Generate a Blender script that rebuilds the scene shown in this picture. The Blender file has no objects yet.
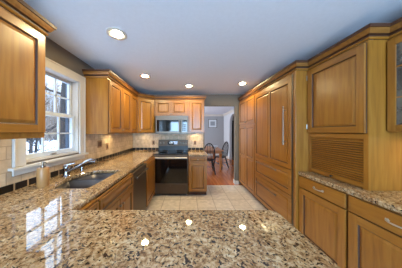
import bpy, bmesh, math, random
from mathutils import Vector, Matrix
random.seed(7)
PI = math.pi
S = bpy.context.scene
COL = S.collection

# ------------------------------------------------------------------ camera
cam_d = bpy.data.cameras.new('camera')
cam = bpy.data.objects.new('camera', cam_d); COL.objects.link(cam)
cam.location = (0, 0, 1.41)
cam.rotation_euler = (PI/2, 0, 0)
cam_d.sensor_width = 36.0
cam_d.lens = 145.0/402*36.0
cam_d.shift_x = 13.5/402
cam_d.shift_y = -2.7/402
cam_d.clip_start = 0.02
S.camera = cam
# ------------------------------------------------------------------ world
W = bpy.data.worlds.new('sky'); S.world = W; W.use_nodes = True
nt = W.node_tree
bg = nt.nodes['Background']
bg.inputs[1].default_value = 1.0
_tc = nt.nodes.new('ShaderNodeTexCoord'); _sp = nt.nodes.new('ShaderNodeSeparateXYZ'); _r = nt.nodes.new('ShaderNodeValToRGB')
nt.links.new(_tc.outputs['Generated'], _sp.inputs[0]); nt.links.new(_sp.outputs['Z'], _r.inputs[0])
# overcast winter sky: pale at the horizon, several times brighter overhead
_e = _r.color_ramp.elements
_e[0].position = 0.0; _e[0].color = (.34, .42, .54, 1)
_e[1].position = .8; _e[1].color = (3.9, 5.0, 6.2, 1)
_q = _e.new(.20); _q.color = (.75, .92, 1.15, 1)
_q = _e.new(.36); _q.color = (3.0, 3.8, 4.7, 1)
nt.links.new(_r.outputs[0], bg.inputs[0])
# ------------------------------------------------------------------ view
S.view_settings.view_transform = 'Standard'; S.view_settings.look = 'None'
S.view_settings.gamma = 1.0; S.view_settings.use_curve_mapping = False
S.view_settings.exposure = 0.12
LAMP = 480.0       # radiance of the recessed lamps
WARM = (1.0, 0.80, 0.42)
# ------------------------------------------------------------------ lights
def area(name, loc, rot, sx, sy, power, col):
    l = bpy.data.lights.new(name, 'AREA'); l.shape = 'RECTANGLE'; l.size = sx; l.size_y = sy
    l.energy = power; l.color = col
    o = bpy.data.objects.new(name, l); COL.objects.link(o)
    o.location = loc; o.rotation_euler = rot
    return o
area('fill_rear', (0.1, -3.05, 1.35), (math.radians(130), 0, 0), 2.6, 1.9, 380, (0.44, 0.70, 1.0))  # added fill light behind the camera, standing in for unseen daylight
area('fill_dining', (-1.95, 6.2, 1.5), (0, -PI/2, 0), 1.4, 1.6, 130, (0.78, 0.88, 1.0))  # added fill light at a made-up, unseen dining window opening

# ------------------------------------------------------------------ materials
def lin(r, g, b):
    f = lambda c: (c/255/12.92) if c/255 <= .04045 else ((c/255+.055)/1.055)**2.4
    return (f(r), f(g), f(b), 1)
def new_mat(name):
    m = bpy.data.materials.new(name); m.use_nodes = True
    return m, m.node_tree, m.node_tree.nodes['Principled BSDF']
def plain(name, col, rough=.5, metal=0., coat=0., spec=.5):
    m, t, b = new_mat(name)
    tc = t.nodes.new('ShaderNodeTexCoord')
    n = t.nodes.new('ShaderNodeTexNoise'); n.inputs['Scale'].default_value = 35
    t.links.new(tc.outputs['Object'], n.inputs['Vector'])
    mx = t.nodes.new('ShaderNodeMixRGB'); mx.blend_type = 'MULTIPLY'; mx.inputs[0].default_value = .08
    mx.inputs[1].default_value = col
    t.links.new(n.outputs['Fac'], mx.inputs[2]); t.links.new(mx.outputs[0], b.inputs['Base Color'])
    b.inputs['Roughness'].default_value = rough; b.inputs['Metallic'].default_value = metal
    b.inputs['Coat Weight'].default_value = coat; b.inputs['Specular IOR Level'].default_value = spec
    return m
def ramp(t, stops):
    r = t.nodes.new('ShaderNodeValToRGB'); e = r.color_ramp.elements
    e[0].position, e[0].color = stops[0]; e[1].position, e[1].color = stops[-1]
    for p, c in stops[1:-1]:
        q = e.new(p); q.color = c
    return r
def wood(name, c1, c2, c3, scale=(20, 20, 1.6), rough=.36, coat=.35):
    m, t, b = new_mat(name)
    tc = t.nodes.new('ShaderNodeTexCoord'); mp = t.nodes.new('ShaderNodeMapping')
    mp.inputs['Scale'].default_value = scale
    t.links.new(tc.outputs['Object'], mp.inputs['Vector'])
    n = t.nodes.new('ShaderNodeTexNoise'); n.inputs['Scale'].default_value = 1.6; n.inputs['Detail'].default_value = 6
    n.inputs['Distortion'].default_value = .6
    t.links.new(mp.outputs[0], n.inputs['Vector'])
    r = ramp(t, [(.28, c1), (.52, c2), (.75, c3)])
    t.links.new(n.outputs['Fac'], r.inputs[0]); t.links.new(r.outputs[0], b.inputs['Base Color'])
    b.inputs['Roughness'].default_value = rough
    b.inputs['Coat Weight'].default_value = coat; b.inputs['Coat Roughness'].default_value = .25
    return m
W1, W2, W3 = lin(132, 82, 24), lin(152, 98, 31), lin(163, 111, 42)
M = {}
M['maple'] = wood('honey_maple', W1, W2, W3)
M['maple_h'] = wood('honey_maple_across', W1, W2, W3, (1.3, 14, 14))
M['maple_crown_shade'] = wood('glazed_shaded_crown_maple', lin(112, 68, 26), lin(134, 86, 34), lin(150, 102, 46), (1.6, 20, 20))  # glazed crown wood, darkened further to paint in the cove's shade
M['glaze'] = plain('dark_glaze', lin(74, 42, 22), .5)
M['oak'] = wood('oak_table', lin(150, 88, 38), lin(178, 108, 48), lin(196, 128, 62))
M['hardwood'] = wood('hardwood_floor', lin(150, 78, 34), lin(178, 98, 44), lin(198, 118, 60), (9, 1.0, 9), .25, .4)
M['steel'] = plain('stainless_steel', lin(108, 98, 88), .42, 1)
M['slate'] = plain('slate_steel', lin(92, 76, 62), .45, .45)
M['chrome'] = plain('chrome', lin(170, 170, 174), .2, 1)
M['chrome_soft'] = plain('satin_steel', lin(200, 190, 178), .5, .9)
M['pewter'] = plain('pewter', lin(150, 142, 134), .35, 1)
M['nickel'] = plain('brushed_nickel', lin(140, 128, 114), .35, 1)
M['black_glass'] = plain('black_glass', lin(14, 13, 14), .06, 0, .3)
M['black'] = plain('black_plastic', lin(20, 19, 19), .4)
M['black_paint'] = plain('black_paint', lin(16, 16, 20), .35)
M['white_paint'] = plain('white_paint', lin(206, 198, 188), .45)
M['sash'] = plain('white_sash', lin(214, 222, 232), .4)
M['ceiling'] = plain('ceiling_paint', lin(222, 230, 242), .8)
M['taupe'] = plain('taupe_wall_paint', lin(108, 98, 88), .8)
M['olive'] = plain('grey_brown_wall_paint', lin(112, 101, 88), .8)
M['dgrey'] = plain('grey_wall_paint', lin(156, 154, 154), .8)
M['lgrey'] = plain('pale_grey_wall_paint', lin(200, 200, 202), .8)
M['plate'] = plain('tan_plate', lin(150, 112, 78), .5)
M['bamboo'] = plain('tan_ceramic', lin(178, 130, 78), .4)
M['rubber'] = plain('dark_sink', lin(96, 92, 92), .35, .8)
M['snow'] = plain('snow', lin(225, 232, 245), .9)
M['bark'] = plain('bark', lin(128, 116, 106), .9)
M['bark_dark'] = plain('dark_bark', lin(50, 46, 46), .9)
M['door_dark'] = plain('dark_door', lin(46, 34, 34), .5)
M['paper'] = plain('print_paper', lin(206, 208, 210), .7)
M['ink'] = plain('print_ink', lin(140, 142, 146), .7)
M['bowl'] = plain('pale_ceramic', lin(190, 196, 204), .3)
M['exterior'] = plain('exterior_frame', lin(66, 80, 96), .8)
def emis(name, col, s):
    m, t, b = new_mat(name)
    b.inputs['Base Color'].default_value = (.8, .8, .8, 1)
    b.inputs['Emission Color'].default_value = (*col[:3], 1); b.inputs['Emission Strength'].default_value = s
    return m
M['lamp'] = emis('lamp_lens', WARM, LAMP)
M['puck'] = emis('puck_lens', WARM, 240)
M['digits'] = emis('display_digits', (.75, .9, 1), 1.2)
M['screen'] = emis('blue_screen', (.10, .20, .42), .6)
def glass(name, tint=(1, 1, 1, 1), rough=0.0, gl=.08):
    m, t, b = new_mat(name)
    t.nodes.remove(b)
    out = t.nodes['Material Output']
    tr = t.nodes.new('ShaderNodeBsdfTransparent'); tr.inputs[0].default_value = tint
    g = t.nodes.new('ShaderNodeBsdfGlossy'); g.inputs['Roughness'].default_value = rough
    mx = t.nodes.new('ShaderNodeMixShader'); mx.inputs[0].default_value = gl
    t.links.new(tr.outputs[0], mx.inputs[1]); t.links.new(g.outputs[0], mx.inputs[2])
    t.links.new(mx.outputs[0], out.inputs[0])
    return m
M['glass'] = glass('window_glass', (.97, .98, 1, 1), 0, .04)
def seeded():
    m, t, b = new_mat('seeded_glass')
    tc = t.nodes.new('ShaderNodeTexCoord')
    n = t.nodes.new('ShaderNodeTexNoise'); n.inputs['Scale'].default_value = 9; n.inputs['Detail'].default_value = 3
    t.links.new(tc.outputs['Object'], n.inputs['Vector'])
    r = ramp(t, [(.3, lin(70, 68, 66)), (.7, lin(132, 124, 112))])
    t.links.new(n.outputs['Fac'], r.inputs[0]); t.links.new(r.outputs[0], b.inputs['Base Color'])
    b.inputs['Roughness'].default_value = .12; b.inputs['Alpha'].default_value = .75
    return m
M['seeded'] = seeded()

def granite():
    m, t, b = new_mat('granite')
    L = t.links.new
    tc = t.nodes.new('ShaderNodeTexCoord')
    nd = t.nodes.new('ShaderNodeTexNoise'); nd.inputs['Scale'].default_value = 18; nd.inputs['Detail'].default_value = 3
    L(tc.outputs['Object'], nd.inputs['Vector'])
    vm = t.nodes.new('ShaderNodeVectorMath'); vm.operation = 'MULTIPLY_ADD'
    vm.inputs[1].default_value = (.05, .05, .05); L(nd.outputs['Color'], vm.inputs[0]); L(tc.outputs['Object'], vm.inputs[2])
    # base mottling: cream / tan / orange-brown
    n1 = t.nodes.new('ShaderNodeTexNoise'); n1.inputs['Scale'].default_value = 60; n1.inputs['Detail'].default_value = 5; n1.inputs['Roughness'].default_value = .6
    L(vm.outputs[0], n1.inputs['Vector'])
    r1 = ramp(t, [(.33, lin(112, 82, 54)), (.44, lin(164, 132, 94)), (.54, lin(192, 164, 124)), (.68, lin(214, 196, 164))])
    L(n1.outputs['Fac'], r1.inputs[0])
    # broad drifts
    n2 = t.nodes.new('ShaderNodeTexNoise'); n2.inputs['Scale'].default_value = 7; n2.inputs['Detail'].default_value = 3
    L(tc.outputs['Object'], n2.inputs['Vector'])
    r2 = ramp(t, [(.35, lin(196, 160, 112)), (.65, (1, 1, 1, 1))])
    L(n2.outputs['Fac'], r2.inputs[0])
    m1 = t.nodes.new('ShaderNodeMixRGB'); m1.blend_type = 'MULTIPLY'; m1.inputs[0].default_value = .5
    L(r1.outputs[0], m1.inputs[1]); L(r2.outputs[0], m1.inputs[2])
    # dark mineral specks, two sizes
    prev = m1.outputs[0]
    for sc, lo, hi, colr, off in ((62, .585, .635, lin(44, 32, 26), 3.1), (120, .60, .64, lin(70, 48, 34), 9.7), (34, .66, .70, lin(58, 40, 32), 5.3)):
        mp = t.nodes.new('ShaderNodeMapping'); mp.inputs['Location'].default_value = (off, off, off)
        L(vm.outputs[0], mp.inputs['Vector'])
        v = t.nodes.new('ShaderNodeTexNoise'); v.inputs['Scale'].default_value = sc; v.inputs['Detail'].default_value = 3
        L(mp.outputs[0], v.inputs['Vector'])
        rr = ramp(t, [(lo, (0, 0, 0, 1)), (hi, (1, 1, 1, 1))]); L(v.outputs['Fac'], rr.inputs[0])
        mx = t.nodes.new('ShaderNodeMixRGB'); L(rr.outputs[0], mx.inputs[0]); L(prev, mx.inputs[1]); mx.inputs[2].default_value = colr
        prev = mx.outputs[0]
    L(prev, b.inputs['Base Color'])
    b.inputs['Roughness'].default_value = .03; b.inputs['IOR'].default_value = 1.75
    return m
M['granite'] = granite()

def tiles(name, axis, size, h, mortar, c1, c2, cm, off=.5, shift=(0, 0), rough=.5):
    m, t, b = new_mat(name); L = t.links.new
    tc = t.nodes.new('ShaderNodeTexCoord'); sp = t.nodes.new('ShaderNodeSeparateXYZ'); cb = t.nodes.new('ShaderNodeCombineXYZ')
    L(tc.outputs['Object'], sp.inputs[0])
    L(sp.outputs[axis[0]], cb.inputs[0]); L(sp.outputs[axis[1]], cb.inputs[1])
    mp = t.nodes.new('ShaderNodeMapping'); mp.inputs['Location'].default_value = (shift[0], shift[1], 0)
    L(cb.outputs[0], mp.inputs[0])
    br = t.nodes.new('ShaderNodeTexBrick'); br.offset = off; br.squash = 1
    br.inputs['Scale'].default_value = 1; br.inputs['Brick Width'].default_value = size; br.inputs['Row Height'].default_value = h
    br.inputs['Mortar Size'].default_value = mortar; br.inputs['Mortar Smooth'].default_value = .3
    br.inputs['Color1'].default_value = c1; br.inputs['Color2'].default_value = c2; br.inputs['Mortar'].default_value = cm
    L(mp.outputs[0], br.inputs['Vector'])
    n = t.nodes.new('ShaderNodeTexNoise'); n.inputs['Scale'].default_value = 14; n.inputs['Detail'].default_value = 5
    L(tc.outputs['Object'], n.inputs['Vector'])
    r = ramp(t, [(.3, (.72, .70, .68, 1)), (.7, (1, 1, 1, 1))]); L(n.outputs['Fac'], r.inputs[0])
    mx = t.nodes.new('ShaderNodeMixRGB'); mx.blend_type = 'MULTIPLY'; mx.inputs[0].default_value = 1
    L(br.outputs['Color'], mx.inputs[1]); L(r.outputs[0], mx.inputs[2])
    L(mx.outputs[0], b.inputs['Base Color'])
    bp = t.nodes.new('ShaderNodeBump'); bp.invert = True; bp.inputs['Strength'].default_value = .4; bp.inputs['Distance'].default_value = .004
    L(br.outputs['Fac'], bp.inputs['Height']); L(bp.outputs[0], b.inputs['Normal'])
    b.inputs['Roughness'].default_value = rough
    return m
TT = (lin(216, 190, 158), lin(198, 170, 138), lin(176, 150, 120))
M['tile_left'] = tiles('travertine_left', (1, 2), .105, .105, .0035, *TT, shift=(-.058, -.973))
M['tile_back'] = tiles('travertine_back', (0, 2), .105, .105, .0035, *TT, shift=(0, -.973))
BB = (lin(16, 13, 14), lin(30, 22, 20), lin(170, 142, 108))
M['band_left'] = tiles('accent_left', (1, 2), .105, .3, .007, *BB, off=0, shift=(-.058, -.8), rough=.3)
M['band_back'] = tiles('accent_back', (0, 2), .105, .3, .007, *BB, off=0, shift=(0, -.8), rough=.7)
M['floor_tile'] = tiles('floor_tile', (0, 1), .335, .335, .005, lin(226, 214, 200), lin(214, 200, 184), lin(160, 144, 128), off=0, shift=(.147, .02), rough=.3)

# ------------------------------------------------------------------ mesh helpers
class MB:
    """collects shapes, builds one mesh object"""
    def __init__(s): s.v = []; s.f = []; s.mi = []; s.mats = []
    def m(s, mat):
        if mat not in s.mats: s.mats.append(mat)
        return s.mats.index(mat)
    def add(s, vs, fs, mat):
        n = len(s.v); s.v += [tuple(v) for v in vs]; k = s.m(mat)
        for f in fs: s.f.append([i+n for i in f]); s.mi.append(k)
    def box(s, x0, x1, y0, y1, z0, z1, mat):
        vs = [(x0,y0,z0),(x1,y0,z0),(x1,y1,z0),(x0,y1,z0),(x0,y0,z1),(x1,y0,z1),(x1,y1,z1),(x0,y1,z1)]
        s.add(vs, [(3,2,1,0),(4,5,6,7),(0,1,5,4),(1,2,6,5),(2,3,7,6),(3,0,4,7)], mat); return s
    def frustum(s, a, b, mat):
        """a, b: two quads (4 points each), sides + end b"""
        s.add(list(a)+list(b), [(0,1,5,4),(1,2,6,5),(2,3,7,6),(3,0,4,7),(4,5,6,7)], mat)
    def prism(s, pts, z0, z1, mat):
        n = len(pts)
        vs = [(p[0],p[1],z0) for p in pts]+[(p[0],p[1],z1) for p in pts]
        s.add(vs, [tuple(reversed(range(n))), tuple(range(n,2*n))]+[(i,(i+1)%n,(i+1)%n+n,i+n) for i in range(n)], mat); return s
    def tube(s, pts, r, mat, n=10, cap=True):
        pts = [Vector(p) for p in pts]; k = len(pts)
        rs = r if isinstance(r, (list, tuple)) else [r]*k
        rings = []; up = None
        for i, p in enumerate(pts):
            d = (pts[min(i+1,k-1)]-pts[max(i-1,0)]).normalized()
            if up is None:
                up = d.orthogonal().normalized()
            else:
                up = (up-d*up.dot(d)).normalized()
            w = d.cross(up)
            rings += [p+(up*math.cos(2*PI*j/n)+w*math.sin(2*PI*j/n))*rs[i] for j in range(n)]
        fs = [(i*n+j, i*n+(j+1)%n, (i+1)*n+(j+1)%n, (i+1)*n+j) for i in range(k-1) for j in range(n)]
        if cap: fs += [tuple(reversed(range(n))), tuple(range((k-1)*n, k*n))]
        s.add(rings, fs, mat); return s
    def lathe(s, prof, c, mat, n=24, axis='z'):
        """prof: (radius, height) list"""
        vs = []
        for r, h in prof:
            for j in range(n):
                a = 2*PI*j/n
                p = (r*math.cos(a), r*math.sin(a), h)
                if axis == 'y': p = (p[0], p[2], p[1])
                if axis == 'x': p = (p[2], p[0], p[1])
                vs.append((p[0]+c[0], p[1]+c[1], p[2]+c[2]))
        k = len(prof)
        fs = [(i*n+j, i*n+(j+1)%n, (i+1)*n+(j+1)%n, (i+1)*n+j) for i in range(k-1) for j in range(n)]
        if prof[0][0] > 1e-6: fs.append(tuple(reversed(range(n))))
        if prof[-1][0] > 1e-6: fs.append(tuple(range((k-1)*n, k*n)))
        s.add(vs, fs, mat); return s
    def build(s, name, parent=None, bevel=0, smooth=False, loc=None):
        me = bpy.data.meshes.new(name); me.from_pydata(s.v, [], s.f)
        for mt in s.mats: me.materials.append(M[mt])
        me.polygons.foreach_set('material_index', s.mi)
        bm = bmesh.new(); bm.from_mesh(me); bmesh.ops.remove_doubles(bm, verts=bm.verts, dist=1e-6)
        bmesh.ops.recalc_face_normals(bm, faces=bm.faces); bm.to_mesh(me); bm.free()
        o = bpy.data.objects.new(name, me); COL.objects.link(o)
        if parent: o.parent = parent
        if loc: o.location = loc
        if bevel:
            bv = o.modifiers.new('bevel', 'BEVEL'); bv.width = bevel; bv.segments = 2; bv.limit_method = 'ANGLE'; bv.angle_limit = math.radians(50)
        if smooth:
            for p in me.polygons: p.use_smooth = True
            try: me.set_sharp_from_angle(angle=math.radians(40))
            except Exception: pass
        return o
def tag(o, label, cat, group=None, kind=None):
    o['label'] = label; o['category'] = cat
    if group: o['group'] = group
    if kind: o['kind'] = kind
    return o
def thing(name, label, cat, loc=(0,0,0), rz=0, group=None):
    o = bpy.data.objects.new(name, None); COL.objects.link(o); o.empty_display_size = .1
    o.location = loc; o.rotation_euler = (0, 0, rz)
    return tag(o, label, cat, group)
def struct(mb, name, parent=None, **k):
    o = mb.build(name, parent, **k)
    if parent is None: o['kind'] = 'structure'
    return o
def slab(outline, holes, z0, z1, mat, name, bevel=0, plane='xy', parent=None):
    """polygon with holes, extruded"""
    bm = bmesh.new(); edges = []
    for loop in [outline]+holes:
        vs = [bm.verts.new((p[0], p[1], 0)) for p in loop]
        edges += [bm.edges.new((vs[i], vs[(i+1) % len(vs)])) for i in range(len(vs))]
    r = bmesh.ops.triangle_fill(bm, edges=edges, use_beauty=True, use_dissolve=False)
    fs = [f for f in bm.faces]
    e = bmesh.ops.extrude_face_region(bm, geom=fs)
    for v in e['geom']:
        if isinstance(v, bmesh.types.BMVert): v.co.z += (z1-z0)
    for v in bm.verts: v.co.z += z0
    if plane == 'yz':
        for v in bm.verts: v.co = Vector((v.co.z, v.co.x, v.co.y))
    bmesh.ops.dissolve_limit(bm, angle_limit=.002, verts=bm.verts, edges=bm.edges)
    bmesh.ops.recalc_face_normals(bm, faces=bm.faces)
    me = bpy.data.meshes.new(name); bm.to_mesh(me); bm.free(); me.materials.append(M[mat])
    o = bpy.data.objects.new(name, me); COL.objects.link(o)
    if parent: o.parent = parent
    if bevel:
        bv = o.modifiers.new('bevel', 'BEVEL'); bv.width = bevel; bv.segments = 3; bv.limit_method = 'ANGLE'; bv.angle_limit = math.radians(60)
    return o

# ================================================================== ROOM
XL, XR, YB, YF, H = -1.46, 1.99, 3.85, -3.1, 2.39
struct(MB().box(XL-.16, XR+.1, YF-.1, 3.79, -.1, 0, 'floor_tile'), 'floor')
struct(MB().box(XL-.16, XR+.1, YF-.1, YB+.12, H, H+.1, 'ceiling'), 'ceiling')
# left wall around the window opening
wy0, wy1, wz0, wz1 = 1.285, 1.955, 1.125, 2.085
w = MB()
w.box(XL-.16, XL, YF, wy0, 0, H, 'taupe').box(XL-.16, XL, wy1, YB, 0, H, 'taupe')
w.box(XL-.16, XL, wy0, wy1, 0, wz0, 'taupe').box(XL-.16, XL, wy0, wy1, wz1, H, 'taupe')
struct(w, 'wall_left')
struct(MB().box(XR, XR+.1, YF, YB, 0, H, 'olive'), 'wall_right')
w = MB()
w.box(XL-.16, .45, YB, YB+.12, 0, H, 'taupe').box(1.27, XR+.1, YB, YB+.12, 0, H, 'olive').box(.45, 1.27, YB, YB+.12, 2.09, H, 'olive')
struct(w, 'wall_back')
w = MB()
w.box(XL-.16, -1.2, YF-.1, YF, 0, H, 'olive').box(1.4, XR+.1, YF-.1, YF, 0, H, 'olive')
w.box(-1.2, 1.4, YF-.1, YF, 0, .4, 'olive').box(-1.2, 1.4, YF-.1, YF, 2.3, H, 'olive')
struct(w, 'wall_rear')
# unseen rear window frame behind the camera, added to hold the fill light
w = MB()
for x in (-1.2, -.36, .5, 1.34): w.box(x, x+.06, YF-.08, YF-.02, .4, 2.3, 'sash')
w.box(-1.14, 1.34, YF-.08, YF-.02, .4, .46, 'sash').box(-1.14, 1.34, YF-.08, YF-.02, 2.24, 2.3, 'sash')
struct(w, 'added_rear_window')
# small white shoe at the doorway
struct(MB().box(1.262, 1.355, 3.835, 3.849, 0, .10, 'white_paint').box(1.255, 1.269, 3.835, 3.985, 0, .10, 'white_paint'), 'baseboard_back')

# ---- dining room beyond the doorway
DX0, DX1, DY1 = -2.0, 2.1, 8.4
struct(MB().box(DX0-.1, 4.1, 3.791, 3.97, -.1, 0.0, 'hardwood').box(DX0-.1, 4.1, 3.97, DY1+.1, -.1, 0.0, 'hardwood'), 'floor_dining')
struct(MB().box(DX0-.1, 4.1, YB+.12, DY1+.1, H, H+.1, 'ceiling'), 'ceiling_dining')
struct(MB().box(DX0-.1, DX1, DY1, DY1+.1, 0, H, 'dgrey').box(DX1, 4.1, DY1, DY1+.1, 0, H, 'dgrey'), 'wall_dining_back')
w = MB()
w.box(DX0-.1, DX0, YB+.12, 5.5, 0, H, 'dgrey').box(DX0-.1, DX0, 6.9, DY1, 0, H, 'dgrey')
w.box(DX0-.1, DX0, 5.5, 6.9, 0, .7, 'dgrey').box(DX0-.1, DX0, 5.5, 6.9, 2.3, H, 'dgrey')  # unseen opening put in for the dining fill light
struct(w, 'wall_dining_left')
# right wall with an arched opening
ay0, ay1, spr = 6.25, 7.25, 1.72
arch = [(ay0, 0), (ay0, spr)]+[((ay0+ay1)/2-.5*math.cos(a), spr+.5*math.sin(a)) for a in [PI*i/14 for i in range(1, 14)]]+[(ay1, spr), (ay1, 0)]
out = [(YB+.12, 0)]+arch+[(DY1, 0), (DY1, H), (YB+.12, H)]
slab(out, [], DX1, DX1+.12, 'lgrey', 'wall_dining_right', plane='yz')['kind'] = 'structure'
struct(MB().box(4.0, 4.1, YB+.12, DY1, 0, H, 'dgrey').box(DX1+.12, 4.0, YB+.13, YB+.2, 0, H, 'dgrey'), 'wall_hall')
d1 = struct(MB().box(2.45, 3.2, DY1-.04, DY1-.002, 0.002, 2.03, 'door_dark'), 'door_1')
MB().lathe([(0,-.02),(.025,-.018),(.028,0),(.012,.015),(.012,.03)], (2.53, DY1-.07, 1.0), 'nickel', 12, 'y').build('door_knob', d1, smooth=True)
struct(MB().box(DX0, DX1, DY1-.02, DY1-.001, 0, .12, 'white_paint'), 'baseboard_dining_back')
struct(MB().box(DX1-.02, DX1-.001, ay1, DY1-.02, 0, .12, 'white_paint').box(DX1-.02, DX1-.001, YB+.125, ay0, 0, .12, 'white_paint'), 'baseboard_dining_right')
def sweep(path, prof, name, mats, parent=None):
    """mitred moulding; prof = (out, z); outward is to the right of travel"""
    P = [Vector((p[0], p[1])) for p in path]; n = len(P); rings = []
    for i in range(n):
        d0 = (P[i]-P[i-1]).normalized() if i > 0 else None
        d1_ = (P[i+1]-P[i]).normalized() if i < n-1 else None
        nr = lambda d: Vector((d.y, -d.x))
        if d0 is None: m_ = nr(d1_)
        elif d1_ is None: m_ = nr(d0)
        else:
            a, b = nr(d0), nr(d1_); m_ = (a+b)/(1+a.dot(b))
        rings.append([(P[i].x+m_.x*o_, P[i].y+m_.y*o_, z) for o_, z in prof])
    mb = MB(); k = len(prof)
    for i in range(n-1):
        for j in range(k):
            j2 = (j+1) % k
            mb.add([rings[i][j], rings[i+1][j], rings[i+1][j2], rings[i][j2]], [(0,1,2,3)], mats[j % len(mats)])
    for r in (rings[0], rings[-1]): mb.add(r, [tuple(range(k))], mats[0])
    return mb.build(name, parent)
wc = [(0.001, 2.28), (.012, 2.28), (.02, 2.30), (.07, 2.36), (.08, 2.385), (0.001, 2.385)]
o = sweep([(DX0+.01, DY1-.001), (DX1-.001, DY1-.001), (DX1-.001, YB+.13)], wc, 'trim_1', ['white_paint']); o['kind'] = 'structure'

# ---- backsplash
struct(MB().box(XL+.001, XL+.009, 0.2, 1.198, .9745, 1.5, 'tile_left').box(XL+.001, XL+.009, 1.198, 2.042, .9745, 1.03, 'tile_left')
       .box(XL+.001, XL+.009, 2.042, YB-.002, .9745, 1.368, 'tile_left'), 'trim_2')
struct(MB().box(XL+.001, XL+.011, 0.2, YB-.002, .9155, .974, 'band_left'), 'trim_3')
struct(MB().box(XL+.012, .42, YB-.009, YB-.001, .9745, 1.368, 'tile_back'), 'trim_4')
struct(MB().box(XL+.012, -.757, YB-.011, YB-.001, .9155, .974, 'band_back').box(.018, .42, YB-.011, YB-.001, .9155, .974, 'band_back'), 'trim_5')

# ---- window over the sink
wd = struct(MB().box(XL-.128, XL-.002, wy0+.001, wy0+.02, wz0, wz1, 'white_paint').box(XL-.128, XL-.002, wy1-.02, wy1-.001, wz0, wz1, 'white_paint')
       .box(XL-.128, XL-.002, wy0+.02, wy1-.02, wz1-.02, wz1-.001, 'white_paint').box(XL-.128, XL-.002, wy0+.02, wy1-.02, wz0+.001, wz0+.02, 'white_paint'), 'window_1')
c = MB()
c.box(XL+.001, XL+.022, 1.20, 1.295, 1.11, 2.16, 'white_paint').box(XL+.001, XL+.022, 1.945, 2.04, 1.11, 2.16, 'white_paint')
c.box(XL+.001, XL+.022, 1.295, 1.945, 2.065, 2.16, 'white_paint')
c.box(XL+.022, XL+.030, 1.20, 1.215, 1.11, 2.16, 'white_paint').box(XL+.022, XL+.030, 2.025, 2.04, 1.11, 2.16, 'white_paint').box(XL+.022, XL+.030, 1.215, 2.025, 2.145, 2.16, 'white_paint')
c.build('casing', wd, bevel=.003)
MB().box(XL-.03, XL+.055, 1.17, 2.07, 1.085, 1.108, 'white_paint').build('window_stool', wd, bevel=.004)
MB().box(XL+.001, XL+.02, 1.20, 2.04, 1.035, 1.084, 'white_paint').build('apron', wd, bevel=.003)
def sash(x, z0, z1, name):
    y0, y1 = wy0+.021, wy1-.021; f = .035
    s = MB()
    s.box(x-.03, x, y0, y0+f, z0, z1, 'sash').box(x-.03, x, y1-f, y1, z0, z1, 'sash')
    s.box(x-.03, x, y0+f, y1-f, z0, z0+f+.012, 'sash').box(x-.03, x, y0+f, y1-f, z1-f, z1, 'sash')
    iw = (y1-y0-2*f)/3
    for k in (1, 2): s.box(x-.024, x-.004, y0+f+iw*k-.008, y0+f+iw*k+.008, z0+f, z1-f, 'sash')
    zm = (z0+z1)/2+.005
    s.box(x-.024, x-.004, y0+f, y1-f, zm-.008, zm+.008, 'sash')
    o = s.build(name, wd)
    MB().box(x-.017, x-.013, y0+f, y1-f, z0+f, z1-f, 'glass').build('pane', o)
    return o
lo = sash(XL-.05, wz0+.021, 1.615, 'lower_sash')
sash(XL-.090, 1.585, wz1-.021, 'upper_sash')
MB().box(XL-.158, XL-.122, wy0+.0205, wy0+.034, wz0+.0205, wz1-.0205, 'exterior').box(XL-.158, XL-.122, wy1-.034, wy1-.0205, wz0+.0205, wz1-.0205, 'exterior').build('storm_frame', wd)
MB().box(XL-.052, XL-.028, 1.60, 1.64, 1.155, 1.162, 'pewter').tube([(XL-.04,1.58,1.158),(XL-.026,1.60,1.168),(XL-.026,1.64,1.168),(XL-.04,1.66,1.158)], .004, 'pewter', 6).build('sash_lift', lo)

# ================================================================== CABINETRY
def door_mesh(mb, x0, x1, z0, z1, y=0, cols=1, rows=None, frame=.055, th=.02, horiz=False):
    """raised panel front; outer face at y-th; panels split in cols and at heights rows"""
    mat = 'maple_h' if horiz else 'maple'
    yf = y-th; yg = y-th*.35
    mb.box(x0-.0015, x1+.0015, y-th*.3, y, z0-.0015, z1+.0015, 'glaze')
    zs = [z0]+(rows or [])+[z1]
    xs = [x0+frame+(x1-x0-2*frame+frame*.8)*k/cols for k in range(cols+1)]
    # stiles
    mb.box(x0, x0+frame, yf, y-th*.3, z0, z1, mat); mb.box(x1-frame, x1, yf, y-th*.3, z0, z1, mat)
    for k in range(len(zs)-1):
        a = z0+frame if k == 0 else zs[k]+frame*.45
        b = z1-frame if k == len(zs)-2 else zs[k+1]-frame*.45
        if k == 0: mb.box(x0+frame, x1-frame, yf, y-th*.3, z0, a, 'maple_h')
        mb.box(x0+frame, x1-frame, yf, y-th*.3, b, (z1 if k == len(zs)-2 else zs[k+1]+frame*.45), 'maple_h')
        for c_ in range(cols):
            p0 = xs[c_]; p1 = xs[c_+1]-frame*.8
            if c_ < cols-1: mb.box(p1, xs[c_+1], yf, y-th*.3, a, b, mat)
            g = .009; s_ = min(.022, (p1-p0)*.2, (b-a)*.25)
            # glazed groove
            ring = [(p0, a), (p1, a), (p1, b), (p0, b)]; inn = [(p0+g, a+g), (p1-g, a+g), (p1-g, b-g), (p0+g, b-g)]
            for i in range(4):
                j = (i+1) % 4
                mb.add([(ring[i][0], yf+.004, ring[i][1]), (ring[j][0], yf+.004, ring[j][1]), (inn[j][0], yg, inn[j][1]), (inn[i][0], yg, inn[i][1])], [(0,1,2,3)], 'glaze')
            A = [(q[0], yg, q[1]) for q in inn]
            B = [(q[0]+sx*s_, yf+.003, q[1]+sz*s_) for q, sx, sz in zip(inn, (1,-1,-1,1), (1,1,-1,-1))]
            mb.frustum(A, B, mat)
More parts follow.
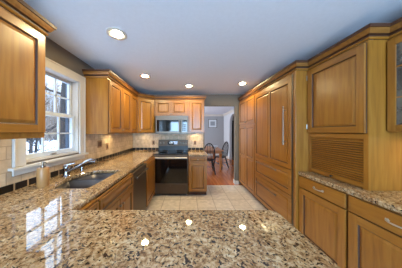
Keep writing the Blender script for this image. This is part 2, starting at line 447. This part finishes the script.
def flat_front(parent, x0, x1, z0, z1):
    mb = MB().box(x0-.0015, x1+.0015, -.007, -.001, z0-.0015, z1+.0015, 'glaze').box(x0, x1, -.021, -.007, z0, z1, 'maple_h')
    return mb.build('drawer', parent, bevel=.003)
def knob(parent, x, y, z, mat='pewter', r=.013):
    MB().lathe([(.005,0),(.005,-.012),(r,-.018),(r*1.05,-.024),(r*.6,-.029),(0,-.03)], (x, y, z), mat, 14, 'y').build('knob', parent, smooth=True)
def bow(parent, x, y, z, L=.1, mat='chrome_soft'):
    mb = MB().tube([(x-L/2, y, z), (x-L/2, y-.012, z), (x-L*.3, y-.026, z), (x, y-.030, z), (x+L*.3, y-.026, z), (x+L/2, y-.012, z), (x+L/2, y, z)], [.005,.005,.0045,.006,.0045,.005,.005], mat, 8)
    for s in (-1, 1):
        for k in range(5):
            a = 2*PI*k/5
            mb.lathe([(0,-.006),(.006,-.003),(.006,0)], (x+s*L/2+.008*math.cos(a), y, z+.008*math.sin(a)), mat, 8, 'y')
    mb.build('handle', parent, smooth=True)
def barpull(parent, p0, p1, y, mat='nickel', r=.0065):
    """p0,p1: (x,z) ends; stands off .035 from plane y"""
    a, b = Vector((p0[0], 0, p0[1])), Vector((p1[0], 0, p1[1])); d = (b-a).normalized()
    mb = MB().tube([(a.x, y-.038, a.z), (b.x, y-.038, b.z)], r, mat, 10)
    for q in (a+d*.04, b-d*.04): mb.tube([(q.x, y, q.z), (q.x, y-.038, q.z)], r*.8, mat, 8)
    for q in (a, b): mb.lathe([(0,-.012),(r*1.5,-.008),(r*1.5,.008),(0,.012)], (q.x, y-.038, q.z), mat, 10, 'z' if abs(d.z) > .5 else 'x')
    mb.build('handle', parent, smooth=True)
def door(parent, x0, x1, z0, z1, kn=None, name='door', **k):
    mb = MB(); door_mesh(mb, x0, x1, z0, z1, -.001, **k); o = mb.build(name, parent, bevel=.0015)
    if kn: knob(o, kn[0], -.021, kn[1])
    return o
def base_cab(label, loc, rz, w, d, fronts, name='base_cabinet', z1=.873, toe=True, extra=None):
    t = thing(name, label, 'cabinet', loc, rz)
    b = MB().box(.0005, w-.0005, 0, d, .1, z1, 'maple')
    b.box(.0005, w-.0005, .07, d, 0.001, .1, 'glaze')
    if extra: extra(b)
    b.build('body', t)
    return t
R90, L90 = PI/2, -PI/2

# --- left run (face at X=-.71, local x = world Y, faces +X)
XF = -.71; DEP = .735
t = base_cab('honey maple corner cabinet beside the sink, partly behind the peninsula', (XF, .925, 0), R90, .21, DEP, 0)
door(t, .004, .206, .115, .715); door(t, .004, .206, .725, .862, name='drawer_front', frame=.03, horiz=True)
t = thing('sink_cabinet', 'honey maple sink cabinet with two doors under the long false drawer front', 'cabinet', (XF, 1.14, 0), R90)
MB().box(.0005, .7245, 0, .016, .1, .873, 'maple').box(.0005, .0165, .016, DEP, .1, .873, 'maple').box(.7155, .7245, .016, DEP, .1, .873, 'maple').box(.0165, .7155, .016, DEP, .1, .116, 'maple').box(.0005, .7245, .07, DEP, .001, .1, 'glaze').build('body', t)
door(t, .01, .345, .115, .715, (.32, .66)); door(t, .351, .706, .115, .715, (.378, .66))
door(t, .01, .706, .725, .862, name='drawer_front', frame=.03, horiz=True)
# narrow cabinet and blind corner
t = base_cab('narrow honey maple base cabinet between dishwasher and range', (XF, 2.474, 0), R90, .616, DEP, 0,
             extra=lambda b: b.box(.616, 1.361, .048, DEP, .001, .873, 'maple'))
door(t, .01, .606, .115, .862)
# dishwasher
t = thing('dishwasher', 'dark slate dishwasher with a bar handle in the left run', 'dishwasher', (-.70, 1.866, 0), R90)
MB().box(.002, .605, .03, .72, .1, .868, 'black').box(.002, .605, .08, .72, .001, .1, 'black').build('body', t)
MB().box(.004, .603, 0, .03, .12, .80, 'slate').build('door', t, bevel=.004)
MB().box(.004, .603, .002, .03, .803, .866, 'slate').build('control_panel', t, bevel=.003)
barpull(t, (.05, .79), (.555, .79), 0, 'steel', .009)
# range-side cabinet
t = base_cab('small honey maple base cabinet right of the range, next to the doorway', (.022, 3.15, 0), 0, .40, .69, 0)
dr = door(t, .012, .388, .735, .862, name='drawer', frame=.03, horiz=True); knob(dr, .2, -.021, .80)
door(t, .012, .388, .115, .722)

# --- peninsula cabinet
t = thing('peninsula_cabinet', 'honey maple cabinet carrying the granite peninsula in the foreground', 'cabinet', (.53, .885, 0), PI)
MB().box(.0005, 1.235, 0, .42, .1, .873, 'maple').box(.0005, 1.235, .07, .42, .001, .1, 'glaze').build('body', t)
for k in range(3): door(t, .01+k*.41, .41+k*.41, .115, .862)

# --- worktops
hole = [(-.885,1.27),(-.870,1.30),(-.862,1.5),(-.860,1.825),(-.87,1.845),(-.90,1.852),(-1.12,1.848),(-1.18,1.82),(-1.235,1.74),(-1.265,1.66),(-1.275,1.56),(-1.262,1.46),(-1.235,1.38),(-1.20,1.30),(-1.17,1.272),(-1.14,1.262),(-.90,1.262)]
outl = [(XL+.002,.18),(.56,.18),(.56,.86),(.555,.885),(.535,.91),(.51,.92),(-.735,.92),(-.735,3.09),(-.757,3.11),(-.757,3.848),(XL+.002,3.848)]
tag(slab(outl, [hole], .8745, .9145, 'granite', 'granite_worktop', bevel=.009), 'speckled tan granite worktop with the sink, running into the foreground peninsula', 'worktop')
tag(slab([(.016,3.11),(.44,3.11),(.44,3.848),(.016,3.848)], [], .8745, .9145, 'granite', 'granite_worktop', bevel=.009), 'small square granite worktop right of the range', 'worktop')
tag(slab([(1.37,.0),(XR-.002,.0),(XR-.002,1.797),(1.37,1.797)], [], .8745, .9145, 'granite', 'granite_worktop', bevel=.009), 'granite worktop along the right under the hutch with roll-up door', 'worktop')

# --- sink
t = thing('sink', 'dark stainless undermount sink with two bowls below the window', 'sink', (0,0,0))
def bowl(y0, y1, name):
    def side(y): # back edge of the cut-out at depth y
        pts = [(1.262,-1.14),(1.30,-1.20),(1.38,-1.235),(1.46,-1.262),(1.56,-1.275),(1.66,-1.265),(1.74,-1.235),(1.82,-1.18),(1.848,-1.12)]
        for a, b in zip(pts, pts[1:]):
            if a[0] <= y <= b[0]: return a[1]+(b[1]-a[1])*(y-a[0])/(b[0]-a[0])
        return pts[0][1] if y < 1.262 else pts[-1][1]
    ys = [y0+(y1-y0)*k/8 for k in range(9)]
    loop = [(side(y)-.008, y) for y in ys]+[(-.852, y) for y in reversed(ys)]
    cx = sum(p[0] for p in loop)/len(loop); cy = (y0+y1)/2
    def ring(s, z): return [(cx+(p[0]-cx)*s, cy+(p[1]-cy)*s, z) for p in loop]
    R = [ring(1, .8735), ring(.97, .75), ring(.92, .70), ring(.2, .69)]
    mb = MB(); n = len(loop)
    for a, b in zip(R, R[1:]):
        for i in range(n): mb.add([a[i], a[(i+1)%n], b[(i+1)%n], b[i]], [(0,1,2,3)], 'rubber')
    mb.add(R[-1], [tuple(range(n))], 'rubber')
    o = mb.build(name, t, smooth=True)
    sm = o.modifiers.new('solid', 'SOLIDIFY'); sm.thickness = .003; sm.offset = 0
    MB().lathe([(0,.0),(.03,.001),(.045,.004),(.045,0)], (cx, cy, .692), 'steel', 20).build('drain', o, smooth=True)
bowl(1.255, 1.575, 'basin'); bowl(1.60, 1.852, 'basin')
MB().box(-1.268, -.855, 1.5755, 1.5995, .80, .865, 'rubber').build('divider', t, bevel=.006)

# --- faucet
fx, fy = -1.335, 1.60
t = thing('faucet', 'chrome pull-out faucet with lever rising behind the sink', 'faucet', (fx, fy, .915))
MB().lathe([(.038,0),(.038,.006),(.031,.014),(.029,.02),(.028,.06),(.029,.080),(.032,.09),(.031,.112),(.02,.124),(0,.126)], (0,0,0), 'chrome', 20).build('base', t, smooth=True)
sp = MB().tube([(.012,0,.045),(.07,0,.072),(.12,.005,.098),(.17,.01,.125)], [.018,.018,.018,.02], 'chrome', 14).build('spout', t, smooth=True)
MB().tube([(.17,.01,.125),(.22,.013,.150),(.27,.015,.165),(.315,.016,.160)], [.021,.029,.032,.024], 'chrome', 14).build('spray_head', sp, smooth=True)
MB().tube([(-.015,-.01,.116),(.03,.015,.130),(.065,.035,.136)], [.012,.009,.006], 'chrome', 10).build('lever', t, smooth=True)
t = thing('air_gap_cap', 'small chrome deck cap beside the faucet at the sink', 'cap', (-1.33, 1.83, .915))
MB().lathe([(.02,0),(.02,.03),(.018,.045),(.008,.052),(0,.053)], (0,0,0), 'chrome', 16).build('cap', t, smooth=True)

# --- soap dispenser
t = thing('soap_dispenser', 'tan cylindrical soap dispenser with pump left of the sink', 'soap dispenser', (-1.30, 1.305, .915))
MB().lathe([(.040,0),(.042,.004),(.042,.165),(.039,.170),(.02,.172),(0,.172)], (0,0,0), 'bamboo', 28).build('bottle', t, smooth=True)
MB().lathe([(.018,.172),(.018,.188),(.008,.19),(.007,.212),(.012,.214),(.012,.222),(0,.224)], (0,0,0), 'nickel', 16).tube([(0,0,.218),(.035,-.01,.218),(.042,-.012,.208)], .005, 'nickel', 8).build('pump', t, smooth=True)

# --- upper cabinets
XU = -1.13; UD = .325; Z0, Z1 = 1.372, 2.168
CD = lambda n, lab, loc, rz: thing(n, lab, 'cabinet', loc, rz)
# near left
t = CD('wall_cabinet', 'large honey maple wall cabinet at top left before the window', (XU, .38, Z0), R90)
MB().box(0, .766, 0, UD, 0, Z1-Z0, 'maple').box(0, .766, 0, .02, -.012, 0, 'maple_h').build('body', t)
door(t, .012, .375, .03, .775); door(t, .382, .752, .03, .775)
# left run beyond window
t = CD('wall_cabinet', 'two-door honey maple wall cabinet on the left wall just past the window', (XU, 2.055, Z0), R90)
MB().box(0, .809, 0, UD, 0, Z1-Z0, 'maple').build('body', t)
door(t, .018, .420, .02, .775, (.40, .06)); door(t, .428, .803, .02, .775, (.45, .06))
t = CD('wall_cabinet', 'single-door honey maple wall cabinet beside the angled corner cabinet', (XU, 2.865, Z0), R90)
MB().box(0, .374, 0, UD, 0, Z1-Z0, 'maple').build('body', t)
door(t, .006, .366, .02, .775, (.03, .06))
# diagonal corner
ax, ay, bx, by = XU, 3.24, -.803, 3.52
ang = math.atan2(by-ay, bx-ax); wd_ = math.hypot(bx-ax, by-ay)
t = CD('corner_wall_cabinet', 'angled honey maple corner wall cabinet left of the microwave', (ax, ay, Z0), ang)
ca, sa = math.cos(-ang), math.sin(-ang)
pl = [(ax, ay+.001), (bx, by), (bx, YB-.003), (XL+.012, YB-.003), (XL+.012, ay+.001)]
pl = [((x-ax)*ca-(y-ay)*sa, (x-ax)*sa+(y-ay)*ca) for x, y in pl]
MB().prism(pl, 0, Z1-Z0, 'maple').build('body', t)
door(t, .03, wd_-.04, .02, .775, (.06, .06))
# over the microwave
t = CD('wall_cabinet', 'short two-door honey maple cabinet above the microwave', (-.80, 3.52, 1.785), 0)
MB().box(0, .819, 0, .325, 0, Z1-1.785, 'maple').build('body', t)
door(t, .03, .402, .02, .362, (.385, .045)); door(t, .410, .79, .02, .362, (.427, .045))
t = CD('wall_cabinet', 'tall single-door honey maple wall cabinet right of the microwave', (.022, 3.52, Z0), 0)
MB().box(0, .388, 0, .325, 0, Z1-Z0, 'maple').build('body', t)
door(t, .03, .37, .02, .775, (.05, .06))
# crown mouldings
CP = [(0, 2.15), (.004, 2.15), (.012, 2.156), (.016, 2.164), (.004, 2.168), (.006, 2.182), (.022, 2.188), (.032, 2.205), (.040, 2.224), (.047, 2.238), (.049, 2.262), (0, 2.262)]
CM = ['glaze', 'maple_h', 'maple_h', 'glaze', 'glaze', 'glaze', 'maple_crown_shade', 'maple_crown_shade', 'glaze', 'glaze', 'maple_crown_shade', 'maple_h']  # glaze lines widened and cove darkened: shade painted into the profile
def crown(path, label):
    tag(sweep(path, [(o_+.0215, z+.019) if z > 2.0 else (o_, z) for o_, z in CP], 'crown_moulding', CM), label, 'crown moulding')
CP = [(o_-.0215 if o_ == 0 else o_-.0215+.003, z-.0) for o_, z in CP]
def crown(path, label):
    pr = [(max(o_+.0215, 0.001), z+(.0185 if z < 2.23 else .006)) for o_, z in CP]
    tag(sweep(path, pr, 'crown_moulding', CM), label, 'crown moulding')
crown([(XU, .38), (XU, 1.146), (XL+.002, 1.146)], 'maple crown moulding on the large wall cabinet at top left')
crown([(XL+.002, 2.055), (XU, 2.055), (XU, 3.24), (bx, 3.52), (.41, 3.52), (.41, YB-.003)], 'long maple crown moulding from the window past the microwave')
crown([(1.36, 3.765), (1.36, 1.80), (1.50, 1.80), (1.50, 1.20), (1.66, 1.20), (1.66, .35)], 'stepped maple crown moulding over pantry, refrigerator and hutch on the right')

# --- microwave
t = thing('microwave', 'stainless over-the-range microwave with black window', 'microwave', (-.755, 3.42, 1.352), 0)
MB().box(0, .765, .025, .42, 0, .425, 'slate').build('body', t)
MB().box(0, .765, 0, .024, .352, .425, 'steel').build('vent_strip', t, bevel=.003)
dm = MB().box(0, .60, 0, .024, .002, .350, 'steel').build('door', t, bevel=.004)
MB().box(.03, .545, -.004, 0, .055, .325, 'black_glass').build('window', dm, bevel=.002)
MB().tube([(.578,0,.04),(.578,-.035,.055),(.578,-.04,.18),(.578,-.035,.31),(.578,0,.325)], .011, 'steel', 10).build('handle', dm, smooth=True)
pm = MB().box(.603, .765, 0, .024, .002, .350, 'steel').build('control_panel', t, bevel=.003)
kp = MB().box(.625, .745, -.003, 0, .05, .325, 'black_glass').build('keypad', pm)
b = MB()
for i in range(4):
    for j in range(3): b.box(.637+j*.034, .661+j*.034, -.005, -.003, .07+i*.042, .098+i*.042, 'black')
b.build('button', kp)
MB().box(.0, .765, 0.0, .02, -.006, .0015, 'black').build('bottom_grille', t)

# --- range
t = thing('range', 'slate and black electric range with glass cooktop', 'range', (-.753, 3.155, 0), 0)
w_ = .765
MB().box(.002, w_-.002, .03, .66, .04, .905, 'slate').box(.03, w_-.03, .06, .64, .001, .04, 'black').build('body', t)
MB().box(0, w_, -.005, .64, .906, .925, 'black_glass').build('cooktop', t, bevel=.004)
for x, y, r in ((.2,.17,.10),(.57,.17,.08),(.2,.45,.075),(.57,.45,.10)):
    MB().lathe([(r,.9252),(r,.9262),(r-.005,.9262),(r-.005,.9252)], (x, y, 0), 'slate', 32).build('burner_ring', t)
bg_ = MB().prism([(0,.60),(w_,.60),(w_,.665),(0,.665)], .926, 1.03, 'black').build('backguard_base', t)
g = MB(); g.add([(0,.585,1.03),(w_,.585,1.03),(w_,.665,1.03),(0,.665,1.03),(0,.61,1.19),(w_,.61,1.19),(w_,.665,1.19),(0,.665,1.19)], [(3,2,1,0),(4,5,6,7),(0,1,5,4),(1,2,6,5),(2,3,7,6),(3,0,4,7)], 'slate')
cpn = g.build('control_panel', t, bevel=.004)
for x in (.055, .13, .575, .645, .712):
    MB().lathe([(.027,0),(.027,-.008),(.022,-.012),(.020,-.034),(0,-.036)], (x, .595, 1.105), 'steel', 18, 'y').build('knob', cpn, smooth=True)
MB().box(.24, .50, .588, .60, 1.065, 1.155, 'black_glass').build('display', cpn)
d_ = MB()
def seg(x, z, s, on):
    P = {'t': (0,1,.9,1), 'm': (0,1,.45,.55), 'b': (0,1,0,.1), 'l': (0,.2,.5,1), 'L': (0,.2,0,.5), 'r': (.8,1,.5,1), 'R': (.8,1,0,.5)}
    for k in on:
        a, b2, c2, d2 = P[k]; d_.box(x+a*s*.55, x+b2*s*.55, .586, .5875, z+c2*s, z+d2*s, 'digits')
for i, q in enumerate(('rR', 'tmbrR', 'tlLbrR')): seg(.27+i*.03+(.012 if i else 0), 1.095, .034, q)
d_.build('digits', cpn)['kind'] = 'stuff'
MB().box(.40, .49, .586, .5878, 1.075, 1.145, 'screen').build('screen', cpn)
od = MB().box(.003, w_-.003, -.005, .028, .27, .868, 'slate').build('oven_door', t, bevel=.005)
MB().box(.003, w_-.003, -.003, .028, .872, .9, 'slate').build('front_rail', t, bevel=.003)
MB().box(.02, w_-.02, -.009, -.005, .285, .805, 'black_glass').build('window', od, bevel=.004)
MB().tube([(.02,-.05,.838),(w_-.02,-.05,.838)], .015, 'chrome_soft', 12).tube([(.05,-.05,.838),(.05,-.005,.838)], .010, 'steel', 8).tube([(w_-.05,-.05,.838),(w_-.05,-.005,.838)], .010, 'steel', 8).build('handle', od, smooth=True)
dw = MB().box(.003, w_-.003, -.005, .028, .05, .262, 'slate').build('storage_drawer', t, bevel=.005)
lp = MB().box(.003, w_-.003, -.014, -.005, .19, .262, 'slate').build('drawer_lip', dw, bevel=.004)
MB().lathe([(.017,0),(.017,-.003),(0,-.004)], (w_/2, -.014, .225), 'steel', 20, 'y').build('badge', lp, smooth=True)

# ================================================================== RIGHT SIDE (local x runs toward the camera)
# pantry: world Y 2.905..3.765
t = CD('pantry_cabinet', 'tall honey maple pantry cabinet between the doorway and refrigerator', (1.36, 3.765, 0), L90)
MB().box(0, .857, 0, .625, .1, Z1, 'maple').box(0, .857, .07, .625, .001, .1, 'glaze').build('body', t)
for x0, x1, kx in ((.012, .424, .40), (.430, .845, .455)):
    door(t, x0, x1, 1.575, 2.145, (kx, 1.62)); door(t, x0, x1, .12, 1.54, (kx, 1.49), rows=[.83])
# refrigerator: world Y 1.845..2.90
t = thing('refrigerator', 'built-in refrigerator with honey maple panels and long bar handles', 'refrigerator', (1.36, 2.90, 0), L90)
MB().box(0, 1.055, .001, .625, .1, Z1, 'maple').box(0, 1.055, .07, .625, .001, .1, 'black').build('body', t)
o = door(t, .01, 1.025, .915, 2.11, cols=2, frame=.06); o.name = 'door'
barpull(o, (.925, 1.235), (.925, 1.74), -.021)
o = door(t, .01, 1.025, .578, .905, name='freezer_drawer', horiz=True); barpull(o, (.14, .835), (.75, .835), -.021)
o = door(t, .01, 1.025, .115, .568, name='freezer_drawer', horiz=True); barpull(o, (.14, .46), (.75, .46), -.021)
MB().box(1.030, 1.054, -.018, 0.0, .1, 2.14, 'steel').build('steel_trim', t)
# end panel
tag(MB().box(1.345, XR-.003, 1.802, 1.842, .001, Z1, 'maple').build('end_panel', bevel=.002), 'tall honey maple side panel at the near end of the refrigerator', 'panel')

# hutch: world Y 1.2..1.8, face X 1.50
t = CD('hutch_cabinet', 'honey maple hutch with raised-panel door above a roll-up tambour door', (1.50, 1.799, .916), L90)
hz = Z1-.916; tb = MB()
tb.box(0, .035, 0, .485, 0, hz, 'maple').box(.562, .597, 0, .485, 0, hz, 'maple').box(.035, .562, .465, .485, 0, hz, 'maple')
tb.box(.035, .562, 0, .465, .425, .47, 'maple_h').box(.035, .562, 0, .465, hz-.03, hz, 'maple_h').box(.035, .562, .02, .465, 0, .012, 'maple_h')
tb.build('body', t)
door(t, .01, .587, .478, hz-.02, frame=.06)
for z in (.55, hz-.1):
    MB().box(0, .010, -.024, -.012, z-.025, z+.025, 'pewter').tube([(.004,-.024,z-.03),(.004,-.024,z+.03)], .004, 'pewter', 8).build('hinge', t)
tm = MB().box(.036, .561, .014, .022, .013, .42, 'maple_h')
for k in range(17):
    z = .056+k*.0212
    tm.add([(.037, .013, z), (.560, .013, z), (.560, .001, z+.004), (.037, .001, z+.004), (.560, .001, z+.012), (.037, .001, z+.012), (.560, .013, z+.0165), (.037, .013, z+.0165)],
           [(0,1,2,3), (3,2,4,5), (5,4,6,7)], 'maple_h')
    tm.box(.037, .560, .0105, .0138, z-.0047, z, 'glaze')
tm.box(.036, .561, .0, .014, .013, .052, 'maple_h')
o = tm.build('tambour_door', t)
knob(o, .30, .0, .034, 'black', .010)
# glass door cabinet: world Y .45..1.197, face X 1.66
t = CD('glass_door_cabinet', 'honey maple wall cabinet with glass doors at the right edge', (1.66, 1.197, 1.402), L90)
hz = Z1-1.402
g = MB().box(0, .018, 0, .325, 0, hz, 'maple').box(.732, .75, 0, .325, 0, hz, 'maple').box(.018, .732, .31, .325, 0, hz, 'maple').box(.018, .732, 0, .31, 0, .018, 'maple').box(.018, .732, 0, .31, hz-.018, hz, 'maple')
g.build('body', t)
for z in (.27, .51): MB().box(.019, .731, .01, .309, z, z+.016, 'maple').build('shelf', t)
for x0, x1 in ((.006, .372), (.378, .744)):
    m_ = MB(); f = .048
    m_.box(x0, x0+f, -.021, -.001, .01, hz-.02, 'maple').box(x1-f, x1, -.021, -.001, .01, hz-.02, 'maple').box(x0+f, x1-f, -.021, -.001, .01, .06, 'maple_h').box(x0+f, x1-f, -.021, -.001, hz-.07, hz-.02, 'maple_h')
    m_.box(x0+f, x1-f, -.016, -.006, .270, .280, 'maple').box(x0+f, x1-f, -.016, -.006, .512, .522, 'maple')
    o = m_.build('door', t, bevel=.002)
    MB().box(x0+f, x1-f, -.013, -.009, .06, hz-.07, 'seeded').build('glass_pane', o)
# base cabinets right, face X 1.395
for lab, y1, wd2 in (('honey maple base cabinet with drawer beside the refrigerator panel', 1.797, .545), ('honey maple base cabinet with drawer under the right edge of the worktop', 1.247, .60)):
    t = base_cab(lab, (1.395, y1, 0), L90, wd2, .59, 0)
    dr = flat_front(t, .008, wd2-.012, .735, .862); bow(dr, wd2/2 if wd2 < .6 else .30, -.021, .80)
    door(t, .008, wd2-.012, .115, .722, frame=.065)
t = base_cab('honey maple base cabinet nearest the camera under the right worktop', (1.395, .645, 0), L90, .64, .59, 0)
dr = flat_front(t, .008, .63, .735, .862); bow(dr, .32, -.021, .80)
door(t, .008, .63, .115, .722, frame=.065)

# --- ceiling lights
for (x, y, lab) in ((-.71, 1.46, 'round recessed ceiling light nearest the camera, upper left'),
                    (-.754, 2.57, 'round recessed ceiling light above the left cabinets and dishwasher'),
                    (.03, 3.14, 'round recessed ceiling light in front of the microwave'),
                    (1.13, 2.98, 'round recessed ceiling light beside the pantry cabinet')):
    t = thing('recessed_light', lab, 'ceiling light', (x, y, H), 0)
    MB().lathe([(.096,-.0005),(.096,-.004),(.090,-.008),(.074,-.007),(.0535,-.002),(.053,-.0005)], (0,0,0), 'white_paint', 32).build('trim_ring', t, smooth=True)
    MB().lathe([(.052,-.0008),(.050,-.004),(0,-.0045)], (0,0,0), 'lamp', 32).build('lamp_lens', t)
# --- under-cabinet pucks
for (x, y, z, lab) in ((-1.30, 2.66, 1.371, 'puck light under the left wall cabinets'), (.21, 3.70, 1.371, 'puck light under the cabinet right of the microwave'),
                       (-1.1, 3.62, 1.371, 'puck light under the angled corner cabinet'), (1.82, .95, 1.401, 'puck light under the glass-door cabinet')):
    t = thing('puck_light', lab, 'light', (x, y, z), 0)
    MB().lathe([(.035,-.0005),(.035,-.012),(.030,-.014),(.026,-.0125),(.026,-.0005)], (0,0,0), 'white_paint', 20).build('housing', t, smooth=True)
    MB().lathe([(.025,-.001),(.025,-.0115),(0,-.0115)], (0,0,0), 'puck', 20).build('lens', t)

# --- wall plates
def plate(lab, loc, rz, w2, slots, cat='outlet', name='outlet'):
    t = thing(name, lab, cat, loc, rz)
    MB().box(-w2/2, w2/2, -.006, 0, -.058, .058, 'plate').build('cover', t, bevel=.003)
    for sx in slots:
        MB().box(sx-.016, sx+.016, -.009, -.006, -.034, .034, 'glaze').build('socket' if name == 'outlet' else 'switch', t, bevel=.002)
plate('tan outlet plate on the back tiles left of the range', (-.90, YB-.0095, 1.11), 0, .072, [0])
plate('tan outlet plate on the back tiles right of the range', (.20, YB-.0095, 1.11), 0, .072, [0])
plate('wide tan switch plate on the left tiles just past the window', (XL+.0095, 2.39, 1.20), R90, .116, [-.023, .023], 'switch', 'light_switch')
plate('narrow tan outlet plate on the left tiles beside the wide switch', (XL+.0095, 2.62, 1.14), R90, .072, [0])

# ================================================================== DINING ROOM
t = thing('dining_table', 'oak dining table seen through the doorway', 'table', (.72, 5.75, 0))
tw, td = .53, .75
MB().box(-tw, tw, -td, td, .72, .75, 'oak').build('tabletop', t, bevel=.006)
MB().box(-tw+.06, tw-.06, -td+.06, td-.06, .63, .719, 'oak').build('apron', t)
for sx in (-1, 1):
    for sy in (-1, 1):
        MB().lathe([(.03,0.001),(.035,.03),(.028,.08),(.045,.3),(.055,.45),(.035,.52),(.055,.55),(.055,.629)], (sx*(tw-.09), sy*(td-.09), 0), 'oak', 14).build('leg', t, smooth=True)
def windsor(lab, loc, rz):
    t = thing('windsor_chair', lab, 'chair', loc, rz)   # faces +Y local
    seat = [(.21*math.cos(a)*(1 if math.sin(a) < 0 else 1.05), .20*math.sin(a)) for a in [2*PI*k/20 for k in range(20)]]
    MB().prism(seat, .43, .46, 'black_paint').build('seat', t, bevel=.008)
    for sx in (-1, 1):
        for sy in (-1, 1):
            MB().tube([(sx*.13, sy*.12, .43), (sx*.17, sy*.165, .22), (sx*.21, sy*.21, .001)], [.018, .024, .016], 'black_paint', 8).build('leg', t, smooth=True)
    MB().tube([(-.17,-.165,.2),(-.17,.165,.2)], .01, 'black_paint', 8).tube([(.17,-.165,.2),(.17,.165,.2)], .01, 'black_paint', 8).tube([(-.17,0,.2),(.17,0,.2)], .01, 'black_paint', 8).build('stretcher', t, smooth=True)
    def hp(a):
        h = math.sin(a); x = .20*math.cos(a)*(1+.12*math.sin(a))
        return (x, -.15-.12*h, .46+.56*h)
    MB().tube([hp(PI*k/16) for k in range(17)], .018, 'black_paint', 8).build('hoop_back', t, smooth=True)
    for k in range(-3, 4):
        x = .052*k; c_ = min(1, abs(x)/.215); a = math.acos(x/.215 if abs(x) < .215 else 1)
        e = hp(a); MB().tube([(x*.8, -.155, .46), (e[0], e[1], e[2])], .009, 'black_paint', 6).build('spindle', t)
windsor('black hoop-back chair seen from behind at the near side of the dining table', (.70, 4.92, 0), 0)
windsor('black hoop-back chair angled at the right side of the dining table', (1.27, 5.56, 0), math.radians(40))
t = thing('serving_bowl', 'pale footed bowl standing on the dining table', 'bowl', (1.02, 5.45, .7505))
MB().lathe([(.05,0),(.055,.004),(.02,.012),(.02,.03),(.06,.045),(.12,.085),(.135,.11),(.128,.11),(.055,.055),(0,.05)], (0,0,0), 'bowl', 24).build('bowl', t, smooth=True)
t = thing('framed_picture', 'framed print on the grey dining room wall', 'picture', (1.455, DY1-.002, 1.86))
fw = .245
b = MB().box(-fw, -fw+.025, -.025, 0, -fw, fw, 'slate').box(fw-.025, fw, -.025, 0, -fw, fw, 'slate').box(-fw+.025, fw-.025, -.025, 0, -fw, -fw+.025, 'slate').box(-fw+.025, fw-.025, -.025, 0, fw-.025, fw, 'slate')
b.build('frame', t)
MB().box(-.219, .219, -.012, -.001, -.219, .219, 'paper').build('mat_board', t)
MB().box(-.13, .13, -.014, -.012, -.12, .12, 'ink').build('print', t)

# ================================================================== OUTSIDE
def ground():
    mb = MB(); nx, ny = 40, 40; x0, x1, y0, y1 = -45, -1.7, -12, 60
    P = []
    for i in range(nx+1):
        for j in range(ny+1):
            x = x0+(x1-x0)*i/nx; y = y0+(y1-y0)*j/ny
            dd = max(0, -x-4)
            P.append((x, y, -.5+.10*math.sin(x*.9+y*.3)*min(1, dd/3)+.08*math.sin(y*.8-x*.4)+dd*.018))
    F = [(i*(ny+1)+j, (i+1)*(ny+1)+j, (i+1)*(ny+1)+j+1, i*(ny+1)+j+1) for i in range(nx) for j in range(ny)]
    mb.add(P, F, 'snow'); return mb
o = ground().build('ground', smooth=True); o['kind'] = 'structure'
def tree(x, y, h, r, lab, name='bare_tree', mat='bark', seed=0, nb=26, grp='bare trees in the snow'):
    rnd = random.Random(seed)
    t = thing(name, lab, 'tree', (x, y, -.55-(x+4)*.018 if x < -4 else -.55), 0, grp)
    lean = rnd.uniform(-.04, .04), rnd.uniform(-.04, .04)
    P = [Vector((lean[0]*z+.05*math.sin(z+seed), lean[1]*z+.05*math.cos(z*.7+seed), z)) for z in [h*k/8 for k in range(9)]]
    MB().tube(P, [r*(1-.09*k) for k in range(9)], mat, 8).build('trunk', t, smooth=True)
    b = MB()
    for k in range(nb):
        z = rnd.uniform(.12, .97)*h; i = min(7, int(z/h*8)); p = P[i].lerp(P[i+1], z/h*8-i)
        a = rnd.uniform(0, 2*PI); L = rnd.uniform(.12, .3)*h*(1.1-z/h); d = Vector((math.cos(a), math.sin(a), rnd.uniform(.2, .9))).normalized()
        q = p+d*L*.5; e = q+(d+Vector((rnd.uniform(-.4,.4), rnd.uniform(-.4,.4), rnd.uniform(0,.5)))).normalized()*L*.6
        r0 = r*.30*(1.1-z/h)+.012
        b.tube([p, q, e], [r0, r0*.7, r0*.3], mat, 5)
        for _ in range(4):
            s_ = p.lerp(e, rnd.uniform(.3, .95)); dd = (d+Vector((rnd.uniform(-.9,.9), rnd.uniform(-.9,.9), rnd.uniform(-.2,.9)))).normalized()
            m2 = s_+dd*L*.28; b.tube([s_, m2, m2+(dd+Vector((0,0,.4))).normalized()*L*.22], [r0*.4, r0*.28, .004], mat, 4, cap=False)
    b.build('branches', t)
tree(-5.1, 6.05, 8, .17, 'thick dark tree trunk nearest the kitchen window, at its right side', mat='bark_dark', seed=3, nb=7, grp=None)
rg = random.Random(11); n_ = 0; spots = []
for _try in range(3000):
    if n_ >= 28: break
    d = rg.uniform(11, 25); s_ = rg.uniform(.62, 1.45)
    y = d/math.hypot(1, s_); x = -y*s_
    if x > -4.5 or any(math.hypot(x-a, y-b_) < 2.2 for a, b_ in spots): continue
    spots.append((x, y))
    n_ += 1
    tree(x, y, 2.2+d*.26, rg.uniform(.06, .12), 'slim bare tree standing in the snow beyond the kitchen window', seed=100+n_, mat='bark' if n_ % 3 else 'bark_dark')
# far brush
b = MB(); rb = random.Random(5)
for k in range(900):
    s_ = rb.uniform(.5, 1.7); d = rb.uniform(32, 48); y = d/math.hypot(1, s_); x = -y*s_
    z = -.5-(x+4)*.018; h = rb.uniform(4, 10.5); lx, ly = rb.uniform(-.8,.8), rb.uniform(-.8,.8)
    b.tube([(x,y,z),(x+lx*.4,y+ly*.4,z+h*.5),(x+lx,y+ly,z+h)], [.07,.045,.01], 'bark', 4, cap=False)
tag(b.build('distant_woods'), 'dense leafless woods far beyond the snowy yard', 'woods', kind='stuff')
